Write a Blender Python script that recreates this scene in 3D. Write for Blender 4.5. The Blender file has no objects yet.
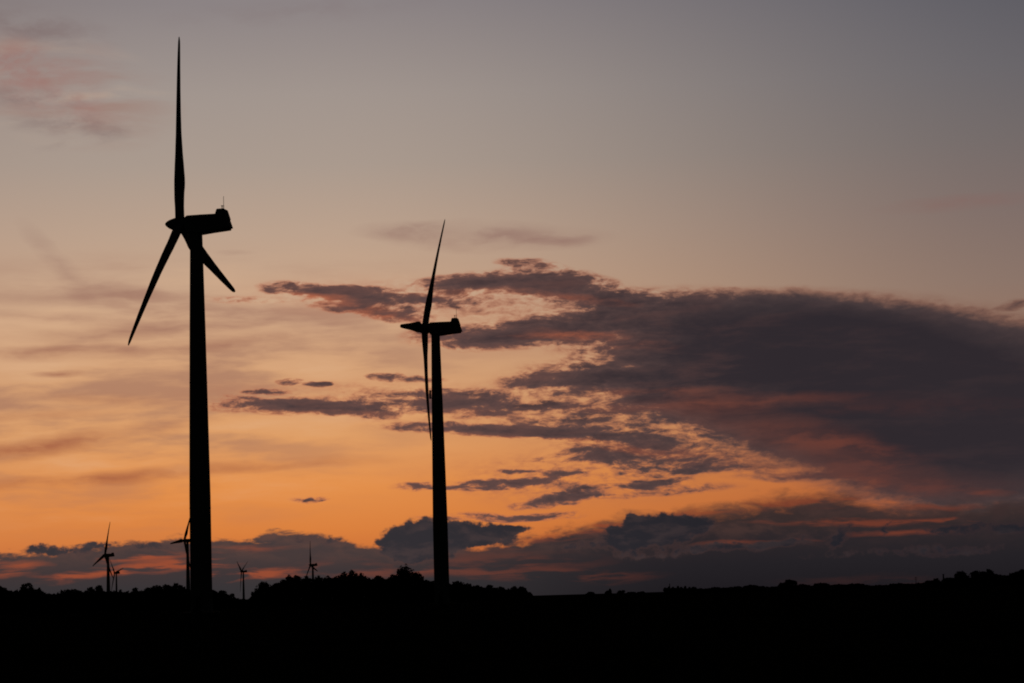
import bpy, bmesh, math, random
from mathutils import Vector, Matrix

random.seed(7)
scene = bpy.context.scene
COL = scene.collection
R = math.radians

# ------------------------------------------------------------------ camera
FPX, CX, CY = 2400.0, 512.0, 341.5          # focal length in pixels of the 1024 wide frame
EYE = 1.7
PITCH = math.atan(254.4 / FPX)
ROLL = -R(1.62)
cam_data = bpy.data.cameras.new("camera")
cam_data.sensor_width = 22.3
cam_data.lens = 22.3 * FPX / 1024.0
cam_data.clip_start = 0.1
cam_data.clip_end = 60000.0
cam = bpy.data.objects.new("camera", cam_data)
COL.objects.link(cam)
CAM_M = Matrix.Rotation(math.pi / 2 + PITCH, 3, 'X') @ Matrix.Rotation(ROLL, 3, 'Z')
cam.matrix_world = Matrix.Translation((0, 0, EYE)) @ CAM_M.to_4x4()
scene.camera = cam


def direction(px, py):
    return (CAM_M @ Vector(((px - CX) / FPX, -(py - CY) / FPX, -1.0))).normalized()


def azel(px, py):
    d = direction(px, py)
    return math.degrees(math.atan2(d.x, d.y)), math.degrees(math.asin(d.z))


# ------------------------------------------------------------------ exposure
scene.render.engine = 'CYCLES'
scene.view_settings.view_transform = 'Standard'
scene.view_settings.look = 'None'
scene.view_settings.gamma = 1.0
scene.view_settings.exposure = 0.0
scene.view_settings.use_curve_mapping = False
scene.cycles.use_denoising = False
scene.cycles.max_bounces = 4
scene.cycles.filter_width = 1.9                # the lens is a little soft
scene.cycles.use_adaptive_sampling = False


def lin(c):
    o = []
    for v in c:
        v = v / 255.0
        o.append(v / 12.92 if v <= 0.04045 else ((v + 0.055) / 1.055) ** 2.4)
    return (*o, 1.0)


# ------------------------------------------------------------------ sky
SUN_AZ, SUN_EL = -5.5, 0.6                   # degrees, east of the viewing axis / above the horizon
world = bpy.data.worlds.new("World")
scene.world = world
world.use_nodes = True
NT = world.node_tree
NT.nodes.clear()
LK = NT.links.new


def sock(s, v):
    if hasattr(v, 'is_output') or isinstance(v, bpy.types.NodeSocket):
        LK(v, s)
    else:
        s.default_value = v


def mth(op, a, b=None, c=None, clamp=False):
    n = NT.nodes.new('ShaderNodeMath'); n.operation = op; n.use_clamp = clamp
    sock(n.inputs[0], a)
    if b is not None: sock(n.inputs[1], b)
    if c is not None: sock(n.inputs[2], c)
    return n.outputs[0]


def vmth(op, a, b=None, c=None):
    n = NT.nodes.new('ShaderNodeVectorMath'); n.operation = op
    sock(n.inputs[0], a)
    if b is not None: sock(n.inputs[1], b)
    if c is not None: sock(n.inputs[2], c)
    return n.outputs[0]


def mapr(v, a, b, c=0.0, d=1.0, kind='SMOOTHSTEP'):
    n = NT.nodes.new('ShaderNodeMapRange'); n.interpolation_type = kind; n.clamp = True
    for i, x in enumerate((v, a, b, c, d)): sock(n.inputs[i], x)
    return n.outputs[0]


def noise(vec, scale=1.0, detail=6.0, rough=0.55, color=False, lac=2.0):
    n = NT.nodes.new('ShaderNodeTexNoise'); n.noise_dimensions = '3D'
    sock(n.inputs['Vector'], vec)
    n.inputs['Scale'].default_value = scale
    n.inputs['Detail'].default_value = detail
    n.inputs['Roughness'].default_value = rough
    n.inputs['Lacunarity'].default_value = lac
    return n.outputs['Color' if color else 'Fac']


def ramp(v, stops, interp='LINEAR', srgb=True):
    n = NT.nodes.new('ShaderNodeValToRGB'); n.color_ramp.interpolation = interp
    e = n.color_ramp.elements
    while len(e) < len(stops): e.new(0.5)
    for i, (p, c) in enumerate(stops):
        e[i].position = p
        e[i].color = lin(c) if srgb else (c, c, c, 1)
    sock(n.inputs[0], v)
    return n.outputs[0]


def mix(f, a, b):
    n = NT.nodes.new('ShaderNodeMix'); n.data_type = 'RGBA'; n.clamp_factor = True
    sock(n.inputs[0], f); sock(n.inputs[6], a); sock(n.inputs[7], b)
    return n.outputs[2]


tc = NT.nodes.new('ShaderNodeTexCoord')
sep = NT.nodes.new('ShaderNodeSeparateXYZ'); LK(tc.outputs['Generated'], sep.inputs[0])
DX, DY, DZ = sep.outputs
U0 = mth('MULTIPLY', mth('ARCTAN2', DX, DY), 180 / math.pi)      # azimuth, degrees
V0 = mth('MULTIPLY', mth('ARCSINE', DZ), 180 / math.pi)          # elevation, degrees
cmb = NT.nodes.new('ShaderNodeCombineXYZ'); LK(U0, cmb.inputs[0]); LK(V0, cmb.inputs[1])
S0 = cmb.outputs[0]


def stretch(vec, sx, sy, off=(0, 0, 0)):
    return vmth('MULTIPLY_ADD', vec, (sx, sy, 1.0), off)


def warp(vec, sx, sy, ax, ay, detail, off):
    c = noise(stretch(vec, sx, sy, off), 1.0, detail, 0.55, color=True)
    return vmth('ADD', vec, vmth('MULTIPLY', vmth('SUBTRACT', c, (0.5, 0.5, 0.5)), (ax, ay, 0.0)))


PPD = FPX * math.pi / 180                     # pixels per degree


def blobs(vec, items, op='ADD', kind='SPHERICAL'):
    """a field of soft elongated puffs; each is px, py, rx, ry, tilt, strength"""
    acc = None
    for (px, py, rx, ry, ang, s) in items:
        az, el = azel(px, py)
        m = NT.nodes.new('ShaderNodeMapping'); m.vector_type = 'TEXTURE'
        sock(m.inputs['Vector'], vec)
        m.inputs['Location'].default_value = (az, el, 0)
        m.inputs['Rotation'].default_value = (0, 0, R(ang - 1.62))
        m.inputs['Scale'].default_value = (rx / PPD, ry / PPD, 1)
        g = NT.nodes.new('ShaderNodeTexGradient'); g.gradient_type = kind
        LK(m.outputs[0], g.inputs[0])
        if acc is None:
            acc = mth('MULTIPLY', g.outputs['Fac'], s)
        else:
            acc = mth('MULTIPLY_ADD', g.outputs['Fac'], s, acc) if op == 'ADD' else mth('MAXIMUM', mth('MULTIPLY', g.outputs['Fac'], s), acc)
    return acc


def elpos(y, x=512):                          # ramp position for an elevation read at a picture height
    return max(0.0, min(1.0, (azel(x, y)[1] + 1.0) / 17.0))


VR = mapr(V0, -1.0, 16.0, 0, 1, 'LINEAR')
# clear air: warm afterglow low on the left, slate grey towards the right and up
left_air = ramp(VR, [(elpos(y), c) for y, c in (
    (615, (120, 52, 30)), (570, (196, 98, 48)), (525, (219, 129, 62)), (480, (228, 145, 76)), (430, (222, 158, 102)),
    (370, (214, 162, 118)), (300, (203, 165, 134)), (230, (188, 162, 141)), (160, (170, 155, 143)), (90, (161, 150, 143)), (0, (139, 132, 133)))])
right_air = ramp(VR, [(elpos(y), c) for y, c in (
    (615, (60, 30, 22)), (570, (110, 55, 36)), (525, (165, 82, 48)), (480, (180, 100, 58)), (430, (170, 108, 76)),
    (370, (152, 116, 96)), (300, (138, 116, 105)), (230, (126, 110, 105)), (160, (115, 107, 106)), (90, (106, 103, 107)), (0, (95, 95, 103)))])
SIDE = mapr(U0, -5.0, 13.5, 0, 1, 'SMOOTHSTEP')
sky = mix(SIDE, left_air, right_air)
edge_dim = mapr(U0, -14.0, -8.0, 0.10, 0.0)
sky = mix(edge_dim, sky, lin((150, 118, 105)))

W1 = warp(S0, 0.45, 1.1, 0.9, 0.30, 3, (3.1, 7.7, 0.3))
W2 = warp(W1, 2.0, 4.5, 0.38, 0.13, 4, (9.2, 1.4, 2.3))

# --- thin high veil: faint streaks all over the left half
veil_n = noise(stretch(W1, 0.22, 1.25, (4.2, 2.2, 5.0)), 1.0, 6, 0.55)
veil_mask = blobs(S0, [(90, 400, 420, 150, 0, 1.5), (60, 90, 130, 60, -10, 1.3), (260, 330, 380, 90, 0, 0.8)])
veil_mask = mth('MINIMUM', veil_mask, 1.0)
sky = mix(mth('MULTIPLY', mapr(veil_n, 0.44, 0.66), mth('MULTIPLY', veil_mask, 0.62)), sky, lin((152, 108, 94)))
sky = mix(mth('MULTIPLY', mapr(veil_n, 0.50, 0.28), mth('MULTIPLY', veil_mask, 0.30)), sky, lin((232, 190, 150)))
streak_f = blobs(W1, [
    (40, 446, 190, 13, 9, 1.0), (90, 479, 300, 9, 5, 0.95), (62, 374, 36, 4, 3, 0.9), (150, 330, 160, 10, 4, 0.5), (60, 318, 120, 7, -2, 0.5), (40, 350, 90, 8, 6, 0.5), (110, 400, 110, 9, -4, 0.35), (235, 252, 26, 4, 0, 0.5), (330, 464, 150, 5, 4, 0.25), (100, 352, 190, 10, 3, 0.5), (58, 264, 60, 14, -50, 0.34), (100, 288, 70, 10, -8, 0.42),
    (250, 340, 150, 10, 6, 0.45), (490, 236, 130, 18, -1, 0.75), (410, 230, 70, 12, 0, 0.5), (560, 240, 40, 8, 0, 0.4), (960, 204, 90, 10, 4, 0.6), (60, 298, 150, 9, 2, 0.4),
    (30, 415, 120, 6, 3, 0.4)])
sky = mix(mth('MULTIPLY', streak_f, mapr(noise(stretch(W2, 0.6, 2.0), 1.0, 5, 0.55), 0.33, 0.65, 0.30, 1.0), clamp=True), sky, mix(mapr(V0, 2.5, 9.0), lin((168, 98, 66)), lin((136, 100, 94))))
pink_f = blobs(W1, [(25, 78, 100, 44, -14, 1.1), (50, 62, 80, 30, 8, 0.4), (88, 110, 55, 20, -8, 0.6), (8, 50, 60, 26, 0, 0.5)])
sky = mix(mth('MULTIPLY', pink_f, mapr(noise(stretch(W2, 0.8, 1.6, (2, 2, 8)), 1.0, 5, 0.6), 0.36, 0.62, 0.12, 0.60), clamp=True), sky, lin((158, 117, 110)))
grey_f = blobs(W1, [(20, 98, 80, 14, 0, 0.9), (70, 124, 80, 14, 0, 0.9), (95, 140, 60, 9, 14, 0.7), (40, 30, 100, 18, -4, 0.5), (10, 20, 120, 24, -5, 0.3), (300, 10, 160, 18, 6, 0.25)])
sky = mix(mth('MULTIPLY', grey_f, mapr(noise(stretch(W2, 0.8, 1.9, (6, 2, 8)), 1.0, 5, 0.6), 0.35, 0.65, 0.0, 0.7)), sky, lin((120, 100, 100)))

# --- the slate deck
DECK = [
    (890, 394, 280, 106, -5, 2.0), (985, 438, 200, 116, -10, 1.6), (760, 352, 200, 66, -3, 1.2), (660, 312, 110, 30, 3, 0.75), (800, 326, 170, 40, -2, 1.0), (940, 352, 170, 52, -7, 0.8),
    (640, 378, 160, 26, 1, 1.0), (700, 404, 130, 24, -6, 0.75), (570, 380, 80, 10, 0, 0.6), (780, 430, 130, 30, -12, 0.5), (690, 345, 90, 24, 0, 0.5), (640, 352, 110, 12, 0, 0.35),
    (500, 336, 110, 17, 2, 1.15), (575, 326, 95, 19, 6, 0.95), (490, 284, 90, 13, 0, 1.05), (552, 283, 80, 17, -4, 1.0), (532, 267, 46, 8, -8, 0.8),
    (605, 298, 80, 18, -4, 0.8), (312, 291, 56, 10, -4, 0.95), (362, 297, 76, 13, -2, 0.85), (378, 312, 76, 10, -6, 0.8), (430, 300, 70, 9, 0, 0.6), (250, 300, 50, 5, 0, 0.4),
    (282, 406, 90, 10, 0, 1.0), (352, 409, 80, 9, -3, 0.95), (465, 402, 78, 15, -2, 0.9), (420, 404, 60, 6, 0, 0.6), (480, 430, 110, 8, -2, 1.0), (550, 434, 80, 8, -4, 0.85),
    (386, 378, 22, 5, 0, 0.9), (420, 379, 26, 4, 0, 0.7), (296, 381, 16, 4, 0, 0.8), (322, 384, 14, 3.5, 0, 0.75), (268, 392, 30, 4, 0, 0.6), (560, 404, 60, 6, 3, 0.5), (240, 398, 30, 4, 0, 0.5),
    (600, 432, 110, 14, -8, 0.65), (645, 452, 110, 14, -3, 0.65), (620, 415, 120, 20, 0, 0.3), (590, 458, 70, 8, 0, 0.5), (675, 468, 80, 8, 2, 0.5), (540, 385, 50, 6, 0, 0.5), (610, 412, 70, 10, -4, 0.45),
    (311, 501, 24, 3, 0, 0.95), (512, 481, 66, 5, 2, 1.1), (470, 487, 54, 4, 2, 0.7), (415, 487, 34, 5, 2, 0.65), (520, 470, 30, 3, 0, 0.7), (565, 473, 30, 4, 0, 0.6),
    (560, 499, 54, 8, 8, 0.95), (596, 497, 44, 4, 0, 0.7), (545, 516, 56, 5, 2, 0.75), (490, 516, 44, 4, 0, 0.75), (650, 484, 46, 6, 6, 0.8), (600, 488, 40, 4, 3, 0.5),
    (690, 490, 70, 6, 3, 0.4), (470, 520, 70, 3, 0, 0.5), (800, 476, 80, 6, 2, 0.45), (1018, 303, 24, 6, 10, 0.6), (740, 468, 80, 8, 0, 0.35),
    (360, 398, 220, 26, 0, 0.21), (480, 415, 190, 36, -2, 0.20), (560, 480, 200, 36, 0, 0.25), (560, 320, 190, 50, 0, 0.2), (400, 296, 200, 30, 0, 0.2), (640, 450, 150, 40, -4, 0.16),
]
deck_f = blobs(W2, DECK)
n_streak = noise(stretch(W1, 0.85, 3.4, (1.7, 4.1, 3.0)), 1.0, 10, 0.60)
n_fine = noise(stretch(W2, 3.4, 8.0, (5.0, 2.6, 1.0)), 1.0, 7, 0.62)
nz = mth('ADD', mth('MULTIPLY', mth('SUBTRACT', n_streak, 0.48), 2.3), mth('MULTIPLY', mth('SUBTRACT', n_fine, 0.5), 1.75))
live = mth('MULTIPLY', mth('MULTIPLY', mapr(deck_f, 0.0, 0.35), mapr(deck_f, 1.0, 1.9, 1.0, 0.55)), mapr(U0, 3.0, 7.0, 1.0, 0.32))
deck_v = mth('ADD', deck_f, mth('MULTIPLY', nz, live))
deck_a = mapr(deck_v, 0.16, 0.72)
thin_a = mth('MULTIPLY', mapr(deck_v, -0.05, 0.45), 0.62)
thick = mapr(deck_v, 0.2, 1.9, 0, 1, 'LINEAR')
deck_warm = ramp(thick, [(0.0, (176, 106, 78)), (0.10, (136, 88, 74)), (0.22, (108, 76, 69)), (0.45, (92, 69, 66)), (1.0, (66, 54, 56))])
deck_cold = ramp(thick, [(0.0, (118, 84, 74)), (0.14, (92, 70, 66)), (0.34, (71, 58, 59)), (0.6, (58, 49, 52)), (1.0, (47, 41, 46))])
deck_c = mix(mapr(U0, -2.0, 7.0), deck_warm, deck_cold)
sky = mix(thin_a, sky, mix(SIDE, lin((182, 108, 80)), lin((112, 72, 62))))
# red light on the undersides
glow_f = blobs(W2, [
    (720, 402, 200, 9, 2, 0.5), (860, 458, 110, 30, -22, 0.6), (810, 440, 150, 14, -8, 0.4), (600, 338, 90, 9, -6, 0.7), (560, 334, 80, 5, 2, 0.7), (570, 297, 80, 6, -6, 0.7),
    (330, 308, 110, 14, -8, 1.1), (385, 320, 80, 8, -2, 1.1), (300, 298, 60, 6, 0, 0.8), (470, 294, 90, 5, 0, 0.7), (300, 415, 120, 6, 0, 0.9), (470, 415, 80, 7, 0, 0.6), (500, 438, 120, 5, -3, 0.9), (580, 446, 90, 7, -4, 0.8),
    (690, 454, 90, 10, -5, 0.7), (880, 486, 130, 12, -4, 0.7), (900, 408, 240, 10, 0, 0.15), (660, 392, 110, 6, 0, 0.5), (780, 470, 120, 14, -6, 0.5)])
glow_m = mth('MULTIPLY', glow_f, mapr(n_streak, 0.62, 0.36, 0.1, 1.0), clamp=True)
fold = noise(stretch(W1, 0.5, 2.6, (7.3, 0.4, 6.0)), 1.0, 8, 0.6)
calm = mapr(U0, 2.5, 7.5, 1.0, 0.35)
deck_c = mix(mth('MULTIPLY', mapr(fold, 0.46, 0.70, 0.0, 0.45), calm), deck_c, mix(SIDE, lin((112, 76, 68)), lin((74, 56, 56))))
deck_c = mix(mth('MULTIPLY', mapr(fold, 0.50, 0.30, 0.0, 0.5), calm), deck_c, lin((46, 40, 45)))
deck_c = mix(mth('MULTIPLY', glow_m, 0.72), deck_c, mix(SIDE, lin((190, 104, 70)), lin((108, 54, 45))))
low_red = blobs(W1, [(838, 464, 125, 36, -14, 0.68), (760, 425, 110, 22, -8, 0.4), (940, 484, 110, 20, -4, 0.45), (700, 404, 150, 12, 2, 0.35), (860, 400, 160, 10, 0, 0.14)])
deck_c = mix(mth('MULTIPLY', mth('MINIMUM', low_red, 0.75), mapr(fold, 0.30, 0.62, 0.55, 1.0)), deck_c, mix(mapr(U0, 2.0, 9.5), lin((124, 70, 56)), lin((86, 53, 49))))
sky = mix(deck_a, sky, deck_c)

# --- the low bank along the horizon
edge_pts = ((-60, 548), (0, 550), (50, 552), (85, 545), (120, 541), (200, 538), (260, 534), (302, 529), (340, 538), (380, 546), (420, 548), (480, 546), (520, 538), (570, 522),
            (640, 507), (720, 497), (790, 487), (840, 484), (880, 497), (940, 496), (1024, 490), (1100, 490))
UMIN, UMAX = -15.0, 15.0
er = [((azel(x, y)[0] - UMIN) / (UMAX - UMIN), azel(x, y)[1] / 5.0) for x, y in edge_pts]
UR = mapr(U0, UMIN, UMAX, 0, 1, 'LINEAR')
edge_el = mth('MULTIPLY', ramp(UR, er, 'EASE', srgb=False), 5.0)
n_puff = noise(stretch(W2, 1.3, 3.2, (3, 3, 4)), 1.0, 8, 0.58)
n_lay = noise(stretch(W1, 0.55, 4.4, (8, 3, 4)), 1.0, 7, 0.58)
bank_v = mth('ADD', mth('SUBTRACT', edge_el, V0), mth('MULTIPLY', mth('SUBTRACT', n_puff, 0.5), 0.85))
soft = mapr(U0, -1.0, 4.0, 0.16, 0.55)
bank_a = mapr(bank_v, 0.0, soft)
bank_l = ramp(VR, [(elpos(y, 150), c) for y, c in ((612, (54, 50, 52)), (590, (56, 52, 54)), (575, (62, 53, 54)), (560, (71, 58, 57)), (545, (69, 58, 58)), (530, (76, 61, 60)))])
bank_r = ramp(VR, [(elpos(y, 850), c) for y, c in ((612, (30, 27, 31)), (585, (31, 28, 32)), (560, (36, 33, 37)), (535, (44, 38, 41)), (515, (56, 44, 43)), (490, (62, 47, 46)))])
bank_c = mix(mapr(U0, -4.5, 4.5), bank_l, bank_r)
bank_c = mix(mth('MULTIPLY', mapr(n_puff, 0.40, 0.68, 0.0, 0.55), mapr(V0, 0.7, 1.6)), bank_c, mix(SIDE, lin((104, 72, 62)), lin((60, 44, 44))))
sky = mix(bank_a, sky, bank_c)
# openings in the bank where the afterglow shows
gap_f = blobs(W2, [
    (140, 556, 60, 7, 3, 1.1), (100, 574, 70, 7, 8, 1.0), (160, 566, 60, 8, 6, 1.2), (205, 563, 50, 7, 0, 0.9), (260, 575, 60, 7, 4, 1.2), (225, 578, 50, 5, 0, 0.7), (12, 567, 40, 7, 0, 0.9), (10, 575, 30, 5, 0, 0.7),
    (55, 578, 30, 4, 0, 0.6), (640, 519, 120, 6, 6, 0.8), (600, 528, 90, 6, 8, 0.8), (560, 538, 80, 6, 8, 0.5), (745, 543, 60, 4, 4, 0.9), (800, 541, 30, 4, 0, 0.9), (870, 522, 150, 4, 0, 1.0), (960, 519, 90, 4, 2, 1.1),
    (900, 532, 60, 4, 0, 0.8), (830, 500, 90, 9, 2, 1.0), (770, 505, 100, 5, 4, 0.8), (720, 511, 80, 5, 4, 0.6), (980, 493, 40, 5, 0, 0.5), (930, 506, 90, 4, 0, 0.6), (500, 562, 120, 14, 0, 0.3), (420, 572, 90, 8, 0, 0.35),
    (560, 575, 120, 10, 0, 0.35), (880, 582, 120, 8, 0, 0.12), (340, 570, 60, 12, 0, 0.35), (240, 548, 60, 5, 0, 0.5)])
gap_v = mth('MULTIPLY', gap_f, mapr(n_lay, 0.42, 0.60, 0.0, 1.35), clamp=True)
gap_c = mix(mapr(U0, -6.0, 8.0), lin((178, 84, 48)), lin((128, 62, 42)))
sky = mix(mth('MULTIPLY', gap_v, 0.62), sky, gap_c)
# dark cumulus heads in front of it
heads = [(428, 541, 56, 27, 4, 1.6), (402, 546, 34, 22, 0, 1.0), (478, 535, 58, 16, 4, 1.4), (512, 529, 28, 6, 6, 0.8), (655, 531, 64, 22, 6, 1.6), (622, 540, 38, 16, 10, 1.1), (690, 524, 40, 9, -2, 0.8),
         (632, 517, 9, 9, 0, 0.8), (570, 548, 30, 8, 10, 0.5), (735, 549, 60, 9, 4, 0.8), (790, 541, 44, 8, 10, 0.9), (842, 536, 30, 10, 30, 0.9), (886, 530, 16, 6, 45, 0.8), (940, 529, 40, 8, 4, 0.7), (1000, 527, 60, 9, 0, 0.8),
         (690, 551, 40, 7, 2, 0.5), (45, 553, 36, 11, 0, 0.9), (85, 549, 30, 10, 10, 0.6), (140, 546, 60, 8, 0, 0.6), (310, 540, 60, 10, -4, 0.5), (880, 552, 140, 10, 3, 0.4), (960, 550, 80, 12, 2, 0.4), (640, 556, 80, 9, 0, 0.4)]
head_f = blobs(W2, heads)
n_head = noise(stretch(S0, 3.0, 3.8, (1, 8, 2)), 1.0, 7, 0.6)
head_v = mth('ADD', head_f, mth('MULTIPLY', mth('SUBTRACT', n_head, 0.5), mth('MULTIPLY', mapr(head_f, 0, 0.35), 1.9)))
head_a = mapr(head_v, 0.18, 0.6)
head_c = mix(mapr(U0, -8.0, 8.0), lin((54, 50, 54)), lin((35, 34, 40)))
head_c = mix(mapr(head_v, 0.2, 0.75, 0.6, 0.0), head_c, mix(SIDE, lin((104, 70, 60)), lin((66, 46, 46))))
head_c = mix(mapr(n_puff, 0.44, 0.66, 0.0, 0.4), head_c, mix(SIDE, lin((84, 66, 64)), lin((54, 46, 48))))
sky = mix(mth('MULTIPLY', head_a, mapr(head_v, 0.15, 0.6, 0.8, 1.0)), sky, head_c)

# the rest of the dome: physical twilight sky, dim, away from the afterglow
nish = NT.nodes.new('ShaderNodeTexSky'); nish.sky_type = 'NISHITA'; nish.sun_disc = False
nish.sun_elevation = R(SUN_EL); nish.sun_rotation = R(SUN_AZ); nish.altitude = 30; nish.dust_density = 2.0
dome = vmth('SCALE', nish.outputs[0]); dome.node.inputs['Scale'].default_value = 0.003
front = mth('MULTIPLY', mapr(DY, 0.86, 0.966), mapr(V0, 27.0, 15.0))
bg_col = mix(front, dome, sky)
bg = NT.nodes.new('ShaderNodeBackground'); LK(bg_col, bg.inputs['Color']); bg.inputs['Strength'].default_value = 1.0
wo = NT.nodes.new('ShaderNodeOutputWorld'); LK(bg.outputs[0], wo.inputs['Surface'])
world.cycles.sampling_method = 'MANUAL'
world.cycles.sample_map_resolution = 512

# the sun has all but set behind the bank
sl = bpy.data.lights.new("sun", 'SUN'); sl.energy = 0.01; sl.angle = R(2.0); sl.color = (1.0, 0.62, 0.38)
sun = bpy.data.objects.new("sun", sl); COL.objects.link(sun)
sd = Vector((math.sin(R(SUN_AZ)) * math.cos(R(SUN_EL)), math.cos(R(SUN_AZ)) * math.cos(R(SUN_EL)), math.sin(R(SUN_EL))))
sun.rotation_euler = sd.to_track_quat('Z', 'Y').to_euler()

# ------------------------------------------------------------------ materials
def principled(name, base, rough=0.6, noise_scale=None, var=0.3, bump=0.0, spec=0.3, metal=0.0):
    m = bpy.data.materials.new(name); m.use_nodes = True
    nt = m.node_tree; b = nt.nodes['Principled BSDF']
    b.inputs['Base Color'].default_value = (*base, 1)
    b.inputs['Roughness'].default_value = rough
    b.inputs['Specular IOR Level'].default_value = spec
    b.inputs['Metallic'].default_value = metal
    if noise_scale:
        t = nt.nodes.new('ShaderNodeTexCoord'); n = nt.nodes.new('ShaderNodeTexNoise')
        n.inputs['Scale'].default_value = noise_scale; n.inputs['Detail'].default_value = 6
        nt.links.new(t.outputs['Object'], n.inputs['Vector'])
        r = nt.nodes.new('ShaderNodeValToRGB')
        r.color_ramp.elements[0].position = 0.3; r.color_ramp.elements[1].position = 0.7
        r.color_ramp.elements[0].color = (*[c * (1 - var) for c in base], 1)
        r.color_ramp.elements[1].color = (*[min(1, c * (1 + var)) for c in base], 1)
        nt.links.new(n.outputs['Fac'], r.inputs[0]); nt.links.new(r.outputs[0], b.inputs['Base Color'])
        if bump:
            bp = nt.nodes.new('ShaderNodeBump'); bp.inputs['Strength'].default_value = bump
            nt.links.new(n.outputs['Fac'], bp.inputs['Height']); nt.links.new(bp.outputs[0], b.inputs['Normal'])
    return m


M_PAINT = principled('turbine_paint', (0.42, 0.43, 0.44), 0.95, 0.35, 0.08, spec=0.0)
M_BLADE = principled('blade_gelcoat', (0.42, 0.43, 0.45), 0.95, 0.5, 0.06, spec=0.0)
M_DARK = principled('dark_metal', (0.08, 0.08, 0.085), 0.5)
M_CONCRETE = principled('foundation_concrete', (0.3, 0.29, 0.27), 0.85, 2.0, 0.2, 0.2)
M_LEAF = [principled('foliage_' + k, c, 0.9, 0.6, 0.35, spec=0.0) for k, c in
          (('oak', (0.040, 0.055, 0.022)), ('hedge', (0.045, 0.060, 0.028)), ('conifer', (0.030, 0.042, 0.024)))]
M_BARK = principled('bark', (0.07, 0.055, 0.04), 0.9, 3.0, 0.3, 0.4)
M_GROUND = principled('field_soil_and_grass', (0.028, 0.027, 0.017), 1.0, 0.08, 0.4, 0.0, spec=0.0)
M_POLE = principled('weathered_wood', (0.12, 0.09, 0.065), 0.85, 2.0, 0.3)


# ------------------------------------------------------------------ helpers
def link_mesh(name, bm, mat, parent=None, smooth=False):
    me = bpy.data.meshes.new(name); bm.normal_update(); bm.to_mesh(me); bm.free()
    if smooth:
        for p in me.polygons: p.use_smooth = True
    me.materials.append(mat)
    o = bpy.data.objects.new(name, me); COL.objects.link(o)
    if parent: o.parent = parent
    return o


def empty(name, loc, rz=0.0):
    o = bpy.data.objects.new(name, None); COL.objects.link(o)
    o.empty_display_size = 1.0; o.location = loc; o.rotation_euler = (0, 0, rz)
    return o


def tag(o, label, cat, group=None):
    o['label'] = label; o['category'] = cat
    if group: o['group'] = group
    return o


def loft(bm, rings, cap=True):
    vs = [[bm.verts.new(p) for p in ring] for ring in rings]
    n = len(vs[0])
    for a, b in zip(vs, vs[1:]):
        for i in range(n):
            bm.faces.new((a[i], a[(i + 1) % n], b[(i + 1) % n], b[i]))
    if cap:
        bm.faces.new(list(reversed(vs[0]))); bm.faces.new(vs[-1])


def circle(c, r, n, ax=Vector((1, 0, 0)), ay=Vector((0, 1, 0))):
    return [c + ax * r * math.cos(2 * math.pi * k / n) + ay * r * math.sin(2 * math.pi * k / n) for k in range(n)]


def box(bm, x0, x1, y0, y1, z0, z1):
    loft(bm, [[Vector((x, y, z)) for x, y in ((x0, y0), (x1, y0), (x1, y1), (x0, y1))] for z in (z0, z1)])


def rod(bm, a, b, r, n=6):
    a, b = Vector(a), Vector(b); d = (b - a).normalized()
    x = d.orthogonal().normalized(); y = d.cross(x)
    loft(bm, [circle(a, r, n, x, y), circle(b, r, n, x, y)])


def interp(x, pts):
    for (x0, y0), (x1, y1) in zip(pts, pts[1:]):
        if x <= x1:
            t = (x - x0) / (x1 - x0); return y0 + (y1 - y0) * t
    return pts[-1][1]


def smooth_interp(x, pts):
    for (x0, y0), (x1, y1) in zip(pts, pts[1:]):
        if x <= x1:
            t = (x - x0) / (x1 - x0); t = t * t * (3 - 2 * t); return y0 + (y1 - y0) * (0.5 * t + 0.5 * (x - x0) / (x1 - x0))
    return pts[-1][1]


# ------------------------------------------------------------------ wind turbines
# local frame of a turbine: the nose of the nacelle points to -X, the tower axis is Z
CHORD = [(1.0, 2.0), (3.5, 2.0), (6.0, 2.7), (8.2, 3.3), (9.5, 3.42), (12, 3.2), (16, 2.7), (20, 2.3), (25, 1.9), (30, 1.6), (35, 1.28), (38, 1.05), (39.4, 0.85), (40, 0.4)]
THICK = [(1.0, 2.0), (3.5, 1.95), (6.0, 1.6), (9.5, 1.05), (16, 0.6), (25, 0.38), (35, 0.2), (40, 0.06)]
TWIST = [(1.0, -2), (9.0, 0), (20, 11), (30, 12), (40, 12)]


def blade_mesh(bm, hub, n, u, h, theta, pitch=175.0, bend=1.2, cone=0.02, fat=1.0):
    d = (u * math.cos(theta) + h * math.sin(theta)).normalized()      # along the blade
    t = (-u * math.sin(theta) + h * math.cos(theta)).normalized()     # in the rotor plane
    rings = []
    for i in range(41):
        r = 1.0 + 39.0 * (i / 40.0)
        c, th, be = smooth_interp(r, CHORD) * fat, interp(r, THICK) * fat, R(interp(r, TWIST) + pitch)
        te = t * math.cos(be) - n * math.sin(be)                   # towards the trailing edge
        nn = d.cross(te).normalized()
        ctr = hub + d * r + n * (cone * r - bend * (r / 40.0) ** 2)
        rnd = max(0.0, min(1.0, (8.0 - r) / 4.5))
        ax = 0.40 + 0.10 * rnd
        ring = []
        for k in range(18):
            a = 2 * math.pi * k / 18
            x = 0.5 + 0.5 * math.cos(a)                               # 1 at the trailing edge
            prof = math.sin(a) * (0.5 * rnd + (1 - rnd) * (0.62 * math.sqrt(max(0.0, 1 - x)) + 0.04) * 1.1)
            ring.append(ctr + te * ((x - ax) * c) + nn * (prof * th))
        rings.append(ring)
    loft(bm, rings)


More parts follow.
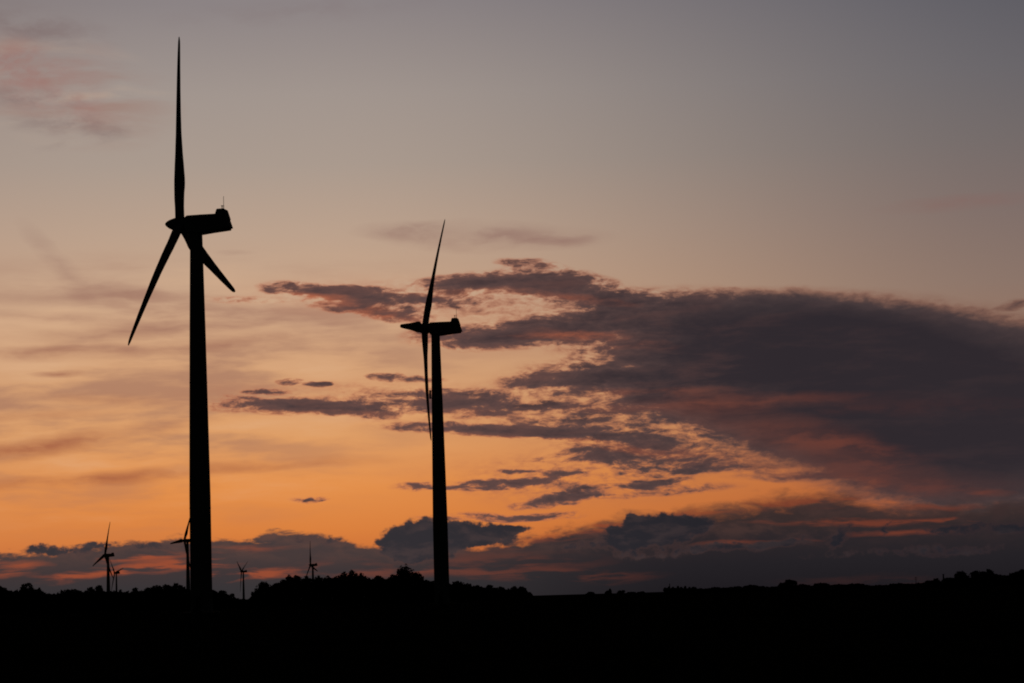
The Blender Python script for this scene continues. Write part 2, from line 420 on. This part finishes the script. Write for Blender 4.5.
def turbine(px, py, dist, hub_h, yaw, theta, label, overhang=3.7, detail=True, pitch=(160, 175, 180), group='wind turbines of the wind farm', tilt=5.0, base_r=2.3, top_r=1.3, cone=0.02, bend=1.2, box_h=None, name='wind_turbine', flip=1):
    """rotor centre seen at px,py in the photograph, dist metres along the ground"""
    az, el = azel(px, py)
    hx, hy = dist * math.sin(R(az)), dist * math.cos(R(az))
    hub_h = hub_h if hub_h else EYE + dist * math.tan(R(el))
    ya = R(yaw); ti = R(tilt)
    tx, ty = hx + overhang * math.cos(ya), hy + overhang * math.sin(ya)
    root = tag(empty(name, (tx, ty, 0), ya), label, 'wind turbine', group)
    n = Vector((-math.cos(ti), 0, math.sin(ti)))
    h = Vector((0, -1, 0))
    u = Vector((math.sin(ti), 0, math.cos(ti)))
    hub = Vector((-overhang, 0, hub_h))
    seg = 40 if detail else 16
    ztop = hub_h - 1.9
    bm = bmesh.new()
    rings = []
    TAPER = [(0, 1.0), (0.3, 0.93), (0.5, 0.69), (0.75, 0.38), (1.0, 0.0)]
    def tower_r(f):
        return top_r + (base_r - top_r) * interp(f, TAPER)
    for f in (0, 0.15, 0.3, 0.4, 0.5, 0.62, 0.75, 0.88, 1.0):
        rings.append(circle(Vector((0, 0, 0.25 + (ztop - 0.25) * f)), tower_r(f), seg))
    loft(bm, rings)
    if detail:                                                       # flanged joints between the tower sections
        for f in (0.27, 0.6):
            rr = tower_r(f); zc = 0.25 + (ztop - 0.25) * f
            loft(bm, [circle(Vector((0, 0, zc - 0.12)), rr + 0.035, seg), circle(Vector((0, 0, zc + 0.12)), rr + 0.03, seg)])
    tower = link_mesh('tower', bm, M_PAINT, root, smooth=False)
    bm = bmesh.new(); loft(bm, [circle(Vector((0, 0, -0.3)), base_r + 1.6, seg), circle(Vector((0, 0, 0.22)), base_r + 1.5, seg)])
    link_mesh('foundation', bm, M_CONCRETE, root)
    if detail:
        bm = bmesh.new(); box(bm, -0.5, 0.5, -base_r - 0.06, -base_r + 0.35, 1.3, 3.5)
        d = link_mesh('door', bm, M_DARK, tower)
        bm = bmesh.new()
        for s in range(5):
            box(bm, -0.6, 0.6, -base_r - 0.35 - 0.3 * (5 - s), -base_r - 0.08 - 0.3 * (4 - s), 0.23, 0.28 + 0.2 * (s + 1))
        link_mesh('stairs', bm, M_DARK, tower)
    # nacelle: side outline, rounded towards the two flanks; x is the distance behind the rotor plane
    prof = [(1.35, -1.15), (1.3, 1.2), (1.95, 1.68), (5.0, 1.72), (8.3, 1.70), (8.35, 1.75), (9.6, 1.75), (10.45, 1.72), (11.15, -0.4), (11.45, -1.3), (11.1, -1.36), (10.95, -1.75), (7.0, -2.1), (4.8, -2.35), (2.6, -2.35), (1.9, -2.05)]
    bm = bmesh.new()
    rings = []
    for y, s in ((-1.75, 0.86), (-1.62, 0.95), (-1.3, 1.0), (1.3, 1.0), (1.62, 0.95), (1.75, 0.86)):
        rings.append([Vector((-overhang + 6.2 + (x - 6.2) * (1 - (1 - s) * 0.4), y, hub_h + z * s)) for x, z in prof])
    loft(bm, rings)
    nac = link_mesh('nacelle', bm, M_PAINT, root)
    # raised cooler housing on the rear of the roof
    hp = [(8.2, 1.4), (8.6, 2.65), (8.75, 2.74), (10.15, 2.74), (10.28, 2.65), (10.9, 0.6), (10.4, 0.6), (9.0, 1.4)]
    bm = bmesh.new()
    loft(bm, [[Vector((-overhang + x + 0.02, y, hub_h + z * s)) for x, z in hp] for y, s in ((-1.5, 0.97), (-1.35, 1.0), (1.35, 1.0), (1.5, 0.97))])
    link_mesh('cooler_housing', bm, M_PAINT, nac)
    if detail:
        bm = bmesh.new(); rod(bm, (-overhang + 9.3, 0.5, hub_h + 2.7), (-overhang + 9.3, 0.5, hub_h + 3.6), 0.10); rod(bm, (-overhang + 9.1, 0.5, hub_h + 3.6), (-overhang + 9.5, 0.5, hub_h + 3.6), 0.10)
        link_mesh('wind_sensor', bm, M_DARK, nac)
        bm = bmesh.new(); rod(bm, (-overhang + 9.95, -0.4, hub_h + 2.7), (-overhang + 9.95, -0.4, hub_h + 5.5), 0.055); rod(bm, (-overhang + 9.95, -0.4, hub_h + 2.7), (-overhang + 9.95, -0.4, hub_h + 3.6), 0.09)
        link_mesh('lightning_rod', bm, M_DARK, nac)
    # spinner: a pointed dome on the shaft axis
    bm = bmesh.new()
    ax, ay = h, n.cross(h)
    rings = []
    for s, r in ((-1.45, 1.2), (-1.2, 1.5), (-0.5, 1.6), (0.3, 1.6), (1.0, 1.47), (1.7, 1.2), (2.4, 0.92), (2.9, 0.60), (3.2, 0.33), (3.33, 0.12)):
        rings.append(circle(hub + n * s, r, 24 if detail else 14, ax, ay))
    loft(bm, rings)
    link_mesh('spinner', bm, M_BLADE, root, smooth=True)
    for k in range(3):
        bm = bmesh.new()
        blade_mesh(bm, hub, n, u, h, R(theta) + k * 2 * math.pi / 3, pitch=pitch[k], bend=bend, cone=cone, fat=1.0 if detail else 1.3)
        link_mesh('blade', bm, M_BLADE, root, smooth=True)
    if box_h:
        zb, hh = box_h
        rr = tower_r(zb / ztop)
        bm = bmesh.new(); box(bm, -rr - 0.72, -rr - 0.22, -0.35, 0.35, zb - hh / 2, zb + hh / 2)
        for dz in (-0.4, 0.4): box(bm, -rr - 0.24, -rr + 0.3, -0.12, 0.12, zb + dz * hh - 0.1, zb + dz * hh + 0.1)
        link_mesh('equipment_box', bm, M_DARK, tower)
    return root


turbine(180, 224.6, 513.5, None, -10.9, 15.8, 'largest wind turbine, its thick tower and one blade pointing straight up, left of centre', overhang=3.6, cone=0.01, bend=1.1, pitch=(159, 175, 193))
turbine(424.7, 328.6, 726.8, None, -8.2, -24.9, 'second largest wind turbine, in the middle, with a blade hanging down beside its tower', overhang=3.3, cone=0.024, bend=1.4, box_h=(63.2, 2.6), tilt=6.0, pitch=(160, 176, 180))
turbine(105.0, 555.2, 2850, None, -11.2, -10.9, 'tallest of the far small turbines left of the thick tower, standing alone over the trees', detail=False)
turbine(114.7, 573.0, 5050, None, -16.0, -75.0, 'tiny far turbine tucked just right of the small turbine near the left edge', detail=False)
turbine(184.4, 540.5, 2690, None, -15.0, -24.0, 'small turbine half hidden behind the left side of the thick tower', detail=False)
turbine(241.5, 571.5, 4780, None, -11.5, 60.3, 'tiny far turbine with two blades up in a V, right of the thick tower', detail=False)
turbine(310.5, 565.0, 3850, None, -13.0, 16.0, 'tiny far turbine rising from the wood between the two big turbines, one blade upright', detail=False)

# ------------------------------------------------------------------ ground
bm = bmesh.new()
rings_r = [0.0, 40, 120, 300, 700, 1500, 3000, 6000, 12000, 24000]
prev = None
ctr = bm.verts.new((0, 0, 0))
for r in rings_r[1:]:
    cur = [bm.verts.new((r * math.cos(2 * math.pi * k / 96), r * math.sin(2 * math.pi * k / 96), 0)) for k in range(96)]
    for k in range(96):
        if prev is None: bm.faces.new((ctr, cur[k], cur[(k + 1) % 96]))
        else: bm.faces.new((prev[k], cur[k], cur[(k + 1) % 96], prev[(k + 1) % 96]))
    prev = cur
g = link_mesh('ground', bm, M_GROUND); g['kind'] = 'structure'


# ------------------------------------------------------------------ trees
def leaf(bm, p, s, rng):
    a = Vector((rng.gauss(0, 1), rng.gauss(0, 1), rng.gauss(0, 1))).normalized()
    b = a.orthogonal().normalized(); c = a.cross(b)
    t = rng.random() * 6.28
    x = (b * math.cos(t) + c * math.sin(t)) * s; y = (c * math.cos(t) - b * math.sin(t)) * s * rng.uniform(0.5, 0.9)
    bm.faces.new([bm.verts.new(p + q) for q in (x, y * 0.9, -x * 0.8, -y)])


def tree(px, top, wpx, kind, dist, label, name='tree', cat='tree', group=None):
    rng = random.Random(int(px * 131 + top * 7))
    az, el = azel(px, top)
    H = EYE + dist * math.tan(R(el))
    Wd = wpx * (1.3 if kind in ('round', 'ragged') else 1.0) * dist / FPX / 2.0                                       # half width, metres
    root = empty(name, (dist * math.sin(R(az)), dist * math.cos(R(az)), 0), rng.uniform(0, 6.28))
    tag(root, label, cat, group)
    bm = bmesh.new()
    trunk_h = H * (0.55 if kind != 'shrub' else 0.4)
    r0 = 0.035 * H + 0.05
    rings = []
    for k in range(5):
        f = k / 4
        rings.append(circle(Vector((0.15 * math.sin(k), 0.12 * math.cos(2 * k), -0.2 + (trunk_h + 0.2) * f)), r0 * (1.25 - 0.8 * f), 7))
    loft(bm, rings)
    for k in range(5):
        a = rng.uniform(0, 6.28); z0 = H * rng.uniform(0.2, 0.5)
        rod(bm, (0, 0, z0), (Wd * 0.6 * math.cos(a), Wd * 0.6 * math.sin(a), min(H * 0.85, z0 + H * rng.uniform(0.15, 0.3))), r0 * 0.28, 5)
    link_mesh('trunk', bm, M_BARK, root)
    lobes = []
    if kind == 'round':
        lobes.append((Vector((0, 0, H * 0.55)), Wd * 0.92, H * 0.43))
        for k in range(12):
            a = k * 2.399 + rng.uniform(-.3, .3); f = rng.uniform(0.25, 0.72)
            lobes.append((Vector((Wd * f * math.cos(a), Wd * f * math.sin(a), H * rng.uniform(0.4, 0.82))), Wd * rng.uniform(0.24, 0.42), H * rng.uniform(0.10, 0.18)))
        lobes.append((Vector((0, 0, H * 0.86)), Wd * 0.5, H * 0.14))
    elif kind == 'ragged':
        lobes.append((Vector((0, 0, H * 0.45)), Wd * 0.85, H * 0.38))
        for k in range(15):
            a = k * 2.399 + rng.uniform(-.4, .4); f = rng.uniform(0.15, 0.8)
            lobes.append((Vector((Wd * f * math.cos(a), Wd * f * math.sin(a), H * (0.9 - 0.35 * f * f) * rng.uniform(0.7, 1.0))), Wd * rng.uniform(0.2, 0.42), H * rng.uniform(0.08, 0.17)))
        lobes.append((Vector((rng.uniform(-.3, .3) * Wd, 0, H * 0.90)), Wd * 0.34, H * 0.10))
    elif kind == 'cone':
        for k in range(9):
            f = k / 8.0
            lobes.append((Vector((rng.uniform(-.1, .1) * Wd, 0, H * (0.12 + 0.66 * f))), Wd * (1.0 - 0.46 * f), H * 0.13))
        for a, hh, f in ((0.2, 1.0, 0.0), (2.0, 0.99, 0.26), (4.2, 0.95, 0.36), (5.5, 0.94, 0.45), (3.1, 0.90, 0.5), (1.0, 0.86, 0.55)):
            lobes.append((Vector((Wd * f * math.cos(a), Wd * f * math.sin(a), H * (hh - 0.11))), Wd * 0.125, H * 0.12))
    elif kind == 'spire':
        for k in range(8):
            f = k / 7.0
            lobes.append((Vector((0, 0, H * (0.10 + 0.82 * f))), Wd * (1.0 - 0.86 * f), H * 0.10))
    else:                                                             # low shrub down to the ground
        lobes.append((Vector((0, 0, H * 0.42)), Wd * 0.95, H * 0.46))
        for k in range(9):
            a = k * 2.399; f = rng.uniform(0.2, 0.75)
            lobes.append((Vector((Wd * f * math.cos(a), Wd * f * math.sin(a), H * rng.uniform(0.45, 0.85))), Wd * rng.uniform(0.16, 0.32), H * rng.uniform(0.10, 0.18)))
    bm = bmesh.new()
    unit = dist / FPX                                                 # metres in one picture pixel
    for c, rx, rz in lobes:
        area = rx * rz / (unit * unit)
        nl = int(min(900, max(40, area * 5.0)))
        for _ in range(nl):
            v = Vector((rng.gauss(0, 1), rng.gauss(0, 1), rng.gauss(0, 1))).normalized() * (rng.random() ** 0.38)
            p = c + Vector((v.x * rx, v.y * rx, v.z * rz))
            if p.z < 0.05: p.z = 0.05 + rng.random() * 0.3
            if p.z > H * 0.985: p.z = H * 0.985 - rng.random() * 0.4
            leaf(bm, p, unit * rng.uniform(0.75, 1.7) * (0.6 if rx < Wd * 0.13 else 1.0), rng)
    for _ in range(int(24 + wpx * 1.2)):                              # stray twigs break the outline
        a = rng.uniform(0, 6.28); f = rng.uniform(0.1, 0.95)
        z = H * (1.0 - 0.45 * f * f) * rng.uniform(0.86, 1.0)
        if kind in ('cone', 'spire'): z = H * (1 - f) * 0.95 + 0.2
        for q in range(3): leaf(bm, Vector((Wd * f * math.cos(a), Wd * f * math.sin(a), max(0.1, z - q * unit * 0.8))), unit * rng.uniform(0.35, 0.7), rng)
    link_mesh('crown', bm, M_LEAF[{'cone': 2, 'spire': 2, 'shrub': 1}.get(kind, 0)], root)
    return root


WOOD_L = 'trees of the wood left of the thick tower'
WOOD_M = 'trees of the wood between and around the two big towers'
FAR_R = 'far trees along the horizon on the right'
TREES = [
    # left edge to the thick tower
    (0, 585.5, 18, 'ragged', 980, 'ragged dark tree cut by the left edge of the frame', WOOD_L),
    (15, 590.5, 12, 'shrub', 960, 'low dark bush between the left edge tree and the bushy spiked tree', WOOD_L),
    (28, 583, 19, 'ragged', 1000, 'bushy spiked tree, tallest of the trees near the left edge', WOOD_L),
    (39, 587.5, 11, 'ragged', 1000, 'small thin tree against the right flank of the bushy spiked tree', WOOD_L),
    (48, 592, 14, 'shrub', 980, 'low bush in the dip left of the smooth domed tree', WOOD_L),
    (70, 588.6, 28, 'round', 1000, 'smooth domed tree alone between two dips left of the far turbine', WOOD_L),
    (90.5, 586.8, 13, 'round', 1000, 'rounded tree left of the gappy tree, close to the far turbine tower', WOOD_L),
    (99.5, 585, 10, 'ragged', 1010, 'gappy upright tree just left of the far turbine tower', WOOD_L),
    (111, 592, 14, 'shrub', 1000, 'low bush at the feet of the two far turbines on the left', WOOD_L),
    (119.5, 589.5, 7, 'ragged', 1010, 'thin wispy tree right of the tiny far turbine near the left', WOOD_L),
    (126, 591, 13, 'shrub', 1000, 'flat low bush right of the thin wispy tree', WOOD_L),
    (135.5, 587.4, 13, 'ragged', 1010, 'ragged tree midway between the far turbines and the thick tower, left of a pair', WOOD_L),
    (147, 587.6, 13, 'ragged', 1000, 'ragged tree, second of the pair left of the tall clump beside the thick tower', WOOD_L),
    (156.5, 584.8, 14, 'ragged', 1010, 'tree with a pointed corner starting the tall clump left of the thick tower', WOOD_L),
    (166, 584, 15, 'round', 1000, 'rounded tree in the middle of the tall clump left of the thick tower', WOOD_L),
    (176, 583, 15, 'round', 1010, 'highest rounded tree in the clump left of the thick tower', WOOD_L),
    (184, 586.5, 11, 'ragged', 1000, 'last tree of the clump, touching the left side of the thick tower', WOOD_L),
    # right of the thick tower
    (213, 589.8, 12, 'ragged', 1010, 'bush touching the right side of the thick tower', WOOD_M),
    (222, 590.3, 12, 'ragged', 1000, 'second bush sloping away right of the thick tower', WOOD_M),
    (230, 592.6, 11, 'shrub', 1000, 'last low bush before the gap with the tiny V bladed turbine', WOOD_M),
    (242, 599.6, 20, 'shrub', 980, 'lowest scrub in the gap at the foot of the V bladed turbine', WOOD_M),
    (256, 591.5, 11, 'ragged', 1000, 'bush stepping up at the right edge of the gap', WOOD_M),
    (264, 581, 17, 'round', 1000, 'rounded tree starting the high wood right of the gap', WOOD_M),
    (275.5, 583, 11, 'ragged', 1000, 'lower tree in the notch right of the rounded tree that starts the high wood', WOOD_M),
    (283, 579.5, 10, 'ragged', 1010, 'stepped tree before the feathery tree in the high wood', WOOD_M),
    (288, 574.3, 11, 'ragged', 1000, 'feathery tall tree left of the turbine rising from the wood', WOOD_M),
    (297, 575, 12, 'ragged', 1010, 'ragged tree directly left of the turbine rising from the wood', WOOD_M),
    (306, 575.4, 11, 'ragged', 1000, 'tree in front of the turbine rising from the wood, left of its tower', WOOD_M),
    (318, 575.6, 12, 'ragged', 1000, 'tree directly right of the turbine rising from the wood', WOOD_M),
    (327, 575.4, 12, 'ragged', 1010, 'ragged flat topped tree, second right of the turbine rising from the wood', WOOD_M),
    (336.5, 576, 11, 'round', 1000, 'lower tree before the hump of the high wood', WOOD_M),
    (344.5, 571.6, 13, 'ragged', 1010, 'left shoulder tree of the hump in the high wood', WOOD_M),
    (352.8, 569.8, 14, 'ragged', 1000, 'tree at the peak of the hump left of the pointed conifer', WOOD_M),
    (362, 573, 13, 'round', 1000, 'right shoulder tree of the hump in the high wood', WOOD_M),
    (370, 579.8, 10, 'shrub', 1000, 'low tree in the dip right of the hump', WOOD_M),
    (378.5, 575.3, 14, 'round', 1000, 'flat rounded tree between the hump and the pointed conifer', WOOD_M),
    (393.5, 574.2, 14, 'round', 1000, 'rounded tree touching the left flank of the pointed conifer', WOOD_M),
    (405.5, 563.2, 31, 'cone', 980, 'pointed conifer with several spikes, tallest tree, left of the middle tower', WOOD_M),
    (416.5, 571.5, 13, 'round', 1000, 'tree leaning on the right flank of the pointed conifer', WOOD_M),
    (426.5, 580.5, 14, 'shrub', 990, 'low tree between the pointed conifer and the middle tower', WOOD_M),
    (441, 583, 18, 'shrub', 1000, 'low tree behind the foot of the middle tower', WOOD_M),
    (457, 580.8, 16, 'round', 1000, 'rounded tree touching the right side of the middle tower', WOOD_M),
    (468, 583.4, 12, 'round', 1010, 'second tree sloping down right of the middle tower', WOOD_M),
    (478, 585.4, 13, 'ragged', 1000, 'small ragged tree halfway down the slope right of the middle tower', WOOD_M),
    (489.5, 585, 13, 'ragged', 1000, 'slightly taller tree in the low row right of the middle tower', WOOD_M),
    (500, 586.8, 13, 'round', 1010, 'rounded low tree right of the slightly taller one in the low row', WOOD_M),
    (509, 589.3, 10, 'shrub', 1000, 'small bush in the notch before the block at the end of the wood', WOOD_M),
    (514.5, 586.3, 9, 'round', 1000, 'left half of the squarish clump ending the wood', WOOD_M),
    (521.5, 586.3, 10, 'round', 1010, 'right half of the squarish clump ending the wood', WOOD_M),
    (527.5, 592, 7, 'shrub', 1000, 'tiny last bush at the very end of the wood, before the bare skyline', WOOD_M),
    # far skyline
    (590.5, 591.8, 10, 'shrub', 1500, 'tiny low bush alone on the bare skyline', FAR_R),
    (608, 590.6, 7, 'shrub', 1500, 'small bush leaning on the tiny pointed tree on the bare skyline', FAR_R),
    (610, 589, 4, 'spire', 1500, 'tiny pointed tree on the bare skyline', FAR_R),
    (620.5, 590.6, 9, 'shrub', 1500, 'small bush right of the tiny pointed tree on the skyline', FAR_R),
    (632, 592, 11, 'shrub', 1500, 'flat bush farther right on the bare skyline', FAR_R),
    (641, 592, 9, 'shrub', 1500, 'last flat bush of the bare skyline before the conifer row', FAR_R),
    (669, 586.9, 9, 'spire', 1400, 'conifer under the thin spike at the left end of the conifer row', FAR_R),
    (673.2, 587.3, 8, 'spire', 1400, 'second conifer from the left end of the conifer row', FAR_R),
    (677.9, 586.7, 8, 'spire', 1400, 'third conifer of the conifer row', FAR_R),
    (681.2, 587.5, 8, 'spire', 1400, 'fourth conifer of the conifer row', FAR_R),
    (685.2, 586.6, 7, 'spire', 1400, 'last conifer before the small slit in the conifer row', FAR_R),
    (689.4, 587.4, 6, 'spire', 1400, 'narrow conifer right of the small slit in the conifer row', FAR_R),
    (693.6, 587.0, 9, 'cone', 1400, 'broader conifer ending the conifer row on the right', FAR_R),
    (700, 589, 10, 'shrub', 1400, 'sloping bush right of the conifer row', FAR_R),
    (706.5, 590, 9, 'shrub', 1400, 'low bush left of the two small domed trees', FAR_R),
    (715, 587.4, 11, 'round', 1400, 'left of the two small domed trees on the right skyline', FAR_R),
    (726, 587.8, 8, 'round', 1400, 'right of the two small domed trees on the right skyline', FAR_R),
    (737, 586.6, 13, 'round', 1400, 'first tree of the long low clump left of the big domed tree', FAR_R),
    (751, 585.2, 17, 'round', 1400, 'highest tree of the long low clump left of the big domed tree', FAR_R),
    (761.5, 586.6, 11, 'round', 1400, 'last tree of the long low clump left of the big domed tree', FAR_R),
    (773, 587.2, 9, 'shrub', 1400, 'bush just left of the big domed tree', FAR_R),
    (783, 583, 10, 'round', 1400, 'shoulder on the left of the big domed tree', FAR_R),
    (789.5, 579.8, 13, 'round', 1400, 'big domed tree sticking up from the right skyline', FAR_R),
    (803, 584.4, 14, 'round', 1400, 'domed tree right of the big domed tree', FAR_R),
    (814, 586, 10, 'shrub', 1400, 'bush between the domed tree and the broad tree on the right skyline', FAR_R),
    (822, 583, 15, 'round', 1400, 'broad tree with a high left corner on the right skyline', FAR_R),
    (838.5, 584.5, 19, 'round', 1400, 'wide flat tree in the middle of the right skyline', FAR_R),
    (855.5, 583.6, 19, 'round', 1400, 'wide tree right of the wide flat tree on the right skyline', FAR_R),
    (868, 586, 12, 'shrub', 1400, 'low bush left of the shallow dip on the right skyline', FAR_R),
    (880, 585.6, 15, 'shrub', 1400, 'low bush in the shallow dip on the right skyline', FAR_R),
    (896.5, 583.6, 18, 'round', 1400, 'low spreading tree left of the thin mast', FAR_R),
    (908, 584.4, 12, 'shrub', 1400, 'flat bush left of the thin mast', FAR_R),
    (919, 583, 13, 'shrub', 1400, 'flat bush right of the thin mast', FAR_R),
    (928.5, 580.8, 7, 'round', 1400, 'small round tree left of the dark post', FAR_R),
    (936, 578.6, 7, 'round', 1400, 'small boxy tree touching the left of the dark post', FAR_R),
    (949, 577.8, 14, 'round', 1400, 'rounded tree right of the dark post', FAR_R),
    (961, 570.8, 13, 'round', 1400, 'tall round headed tree left of the narrow gap near the right edge', FAR_R),
    (976.5, 570.4, 14, 'round', 1400, 'tall tree right of the narrow gap near the right edge', FAR_R),
    (984, 571, 12, 'round', 1410, 'tall tree in the middle of the high block near the right edge', FAR_R),
    (990, 569.2, 8, 'ragged', 1400, 'pointed tree crowning the high block near the right edge', FAR_R),
    (997, 574, 11, 'round', 1400, 'tree stepping down right of the high block', FAR_R),
    (1005, 575.4, 12, 'round', 1400, 'low rounded tree in the dip before the right edge', FAR_R),
    (1013, 573, 12, 'round', 1400, 'tree rising towards the right edge of the frame', FAR_R),
    (1022, 569.2, 13, 'round', 1400, 'tall tree cut by the right edge of the frame', FAR_R),
]
for (px, top, wpx, kind, dist, label, grp) in TREES:
    nm = {'shrub': 'bush', 'cone': 'conifer_tree', 'spire': 'conifer_tree'}.get(kind, 'leafy_tree')
    tree(px, top, wpx, kind, dist, label, nm, 'bush' if kind == 'shrub' else 'tree', grp)


# the undergrowth that closes the wood below the crowns: uncountable, one mass of leaves
def scrub(points, dist, name, depth):
    rng = random.Random(3)
    bm = bmesh.new(); unit = dist / FPX
    for (x0, y0), (x1, y1) in zip(points, points[1:]):
        for _ in range(int(abs(x1 - x0) * 110)):
            f = rng.random(); x = x0 + (x1 - x0) * f; y = y0 + (y1 - y0) * f
            az, el = azel(x, y); Hh = EYE + dist * math.tan(R(el)) + rng.gauss(0, 0.25)
            dd = dist + rng.uniform(0, depth)
            z = Hh * (rng.random() ** 1.3)
            leaf(bm, Vector((dd * math.sin(R(az)), dd * math.cos(R(az)), max(0.1, z))), unit * rng.uniform(0.9, 2.2), rng)
    o = link_mesh(name, bm, M_LEAF[1]); o['kind'] = 'stuff'
    o['label'] = 'dark undergrowth closing the foot of the wood'; o['category'] = 'undergrowth'
    return o


scrub([(-6, 591), (20, 591), (48, 594.5), (60, 594), (95, 592), (130, 592.5), (155, 590.5), (185, 590), (222, 594), (236, 599.5), (248, 600.5), (258, 592), (275, 585), (290, 579), (340, 578), (360, 577), (375, 580), (410, 577), (440, 584), (470, 586.5), (500, 590), (524, 591), (532, 594.5)], 1030, 'undergrowth', 30)
o2 = scrub([(664, 588.8), (700, 589.6), (740, 589), (800, 587.5), (870, 587), (930, 584), (955, 580), (1000, 578), (1030, 576)], 1440, 'undergrowth', 30)
o2['label'] = 'dark undergrowth closing the foot of the far trees on the right'


# ------------------------------------------------------------------ thin masts on the far skyline
def mast(px, top, base_y, dist, r, name, label, cat, arms=0):
    az, el = azel(px, top); H = EYE + dist * math.tan(R(el))
    root = tag(empty(name, (dist * math.sin(R(az)), dist * math.cos(R(az)), 0)), label, cat)
    bm = bmesh.new(); loft(bm, [circle(Vector((0, 0, -0.3)), r * 1.3, 8), circle(Vector((0, 0, H)), r, 8)])
    link_mesh('pole', bm, M_POLE if arms == 0 else M_DARK, root)
    if arms:
        bm = bmesh.new()
        for k in range(arms): rod(bm, (-0.9, 0, H - 0.5 - k * 0.9), (0.9, 0, H - 0.5 - k * 0.9), 0.07)
        link_mesh('crossarm', bm, M_DARK, root)
    else:
        bm = bmesh.new(); loft(bm, [circle(Vector((0, 0, H)), r * 1.35, 8), circle(Vector((0, 0, H + 0.35)), r * 1.0, 8)])
        link_mesh('pole_cap', bm, M_DARK, root)
    return root


mast(915.8, 576.8, 583, 1380, 0.13, 'antenna_mast', 'hair thin mast on the skyline left of the dark post', 'mast', arms=2)
mast(943.3, 574.6, 582, 1380, 0.40, 'utility_post', 'short thick dark post between the small boxy tree and the rounded tree', 'post')
mast(669.6, 584.2, 592, 1380, 0.22, 'utility_pole', 'thin spike above the left end of the conifer row', 'pole')
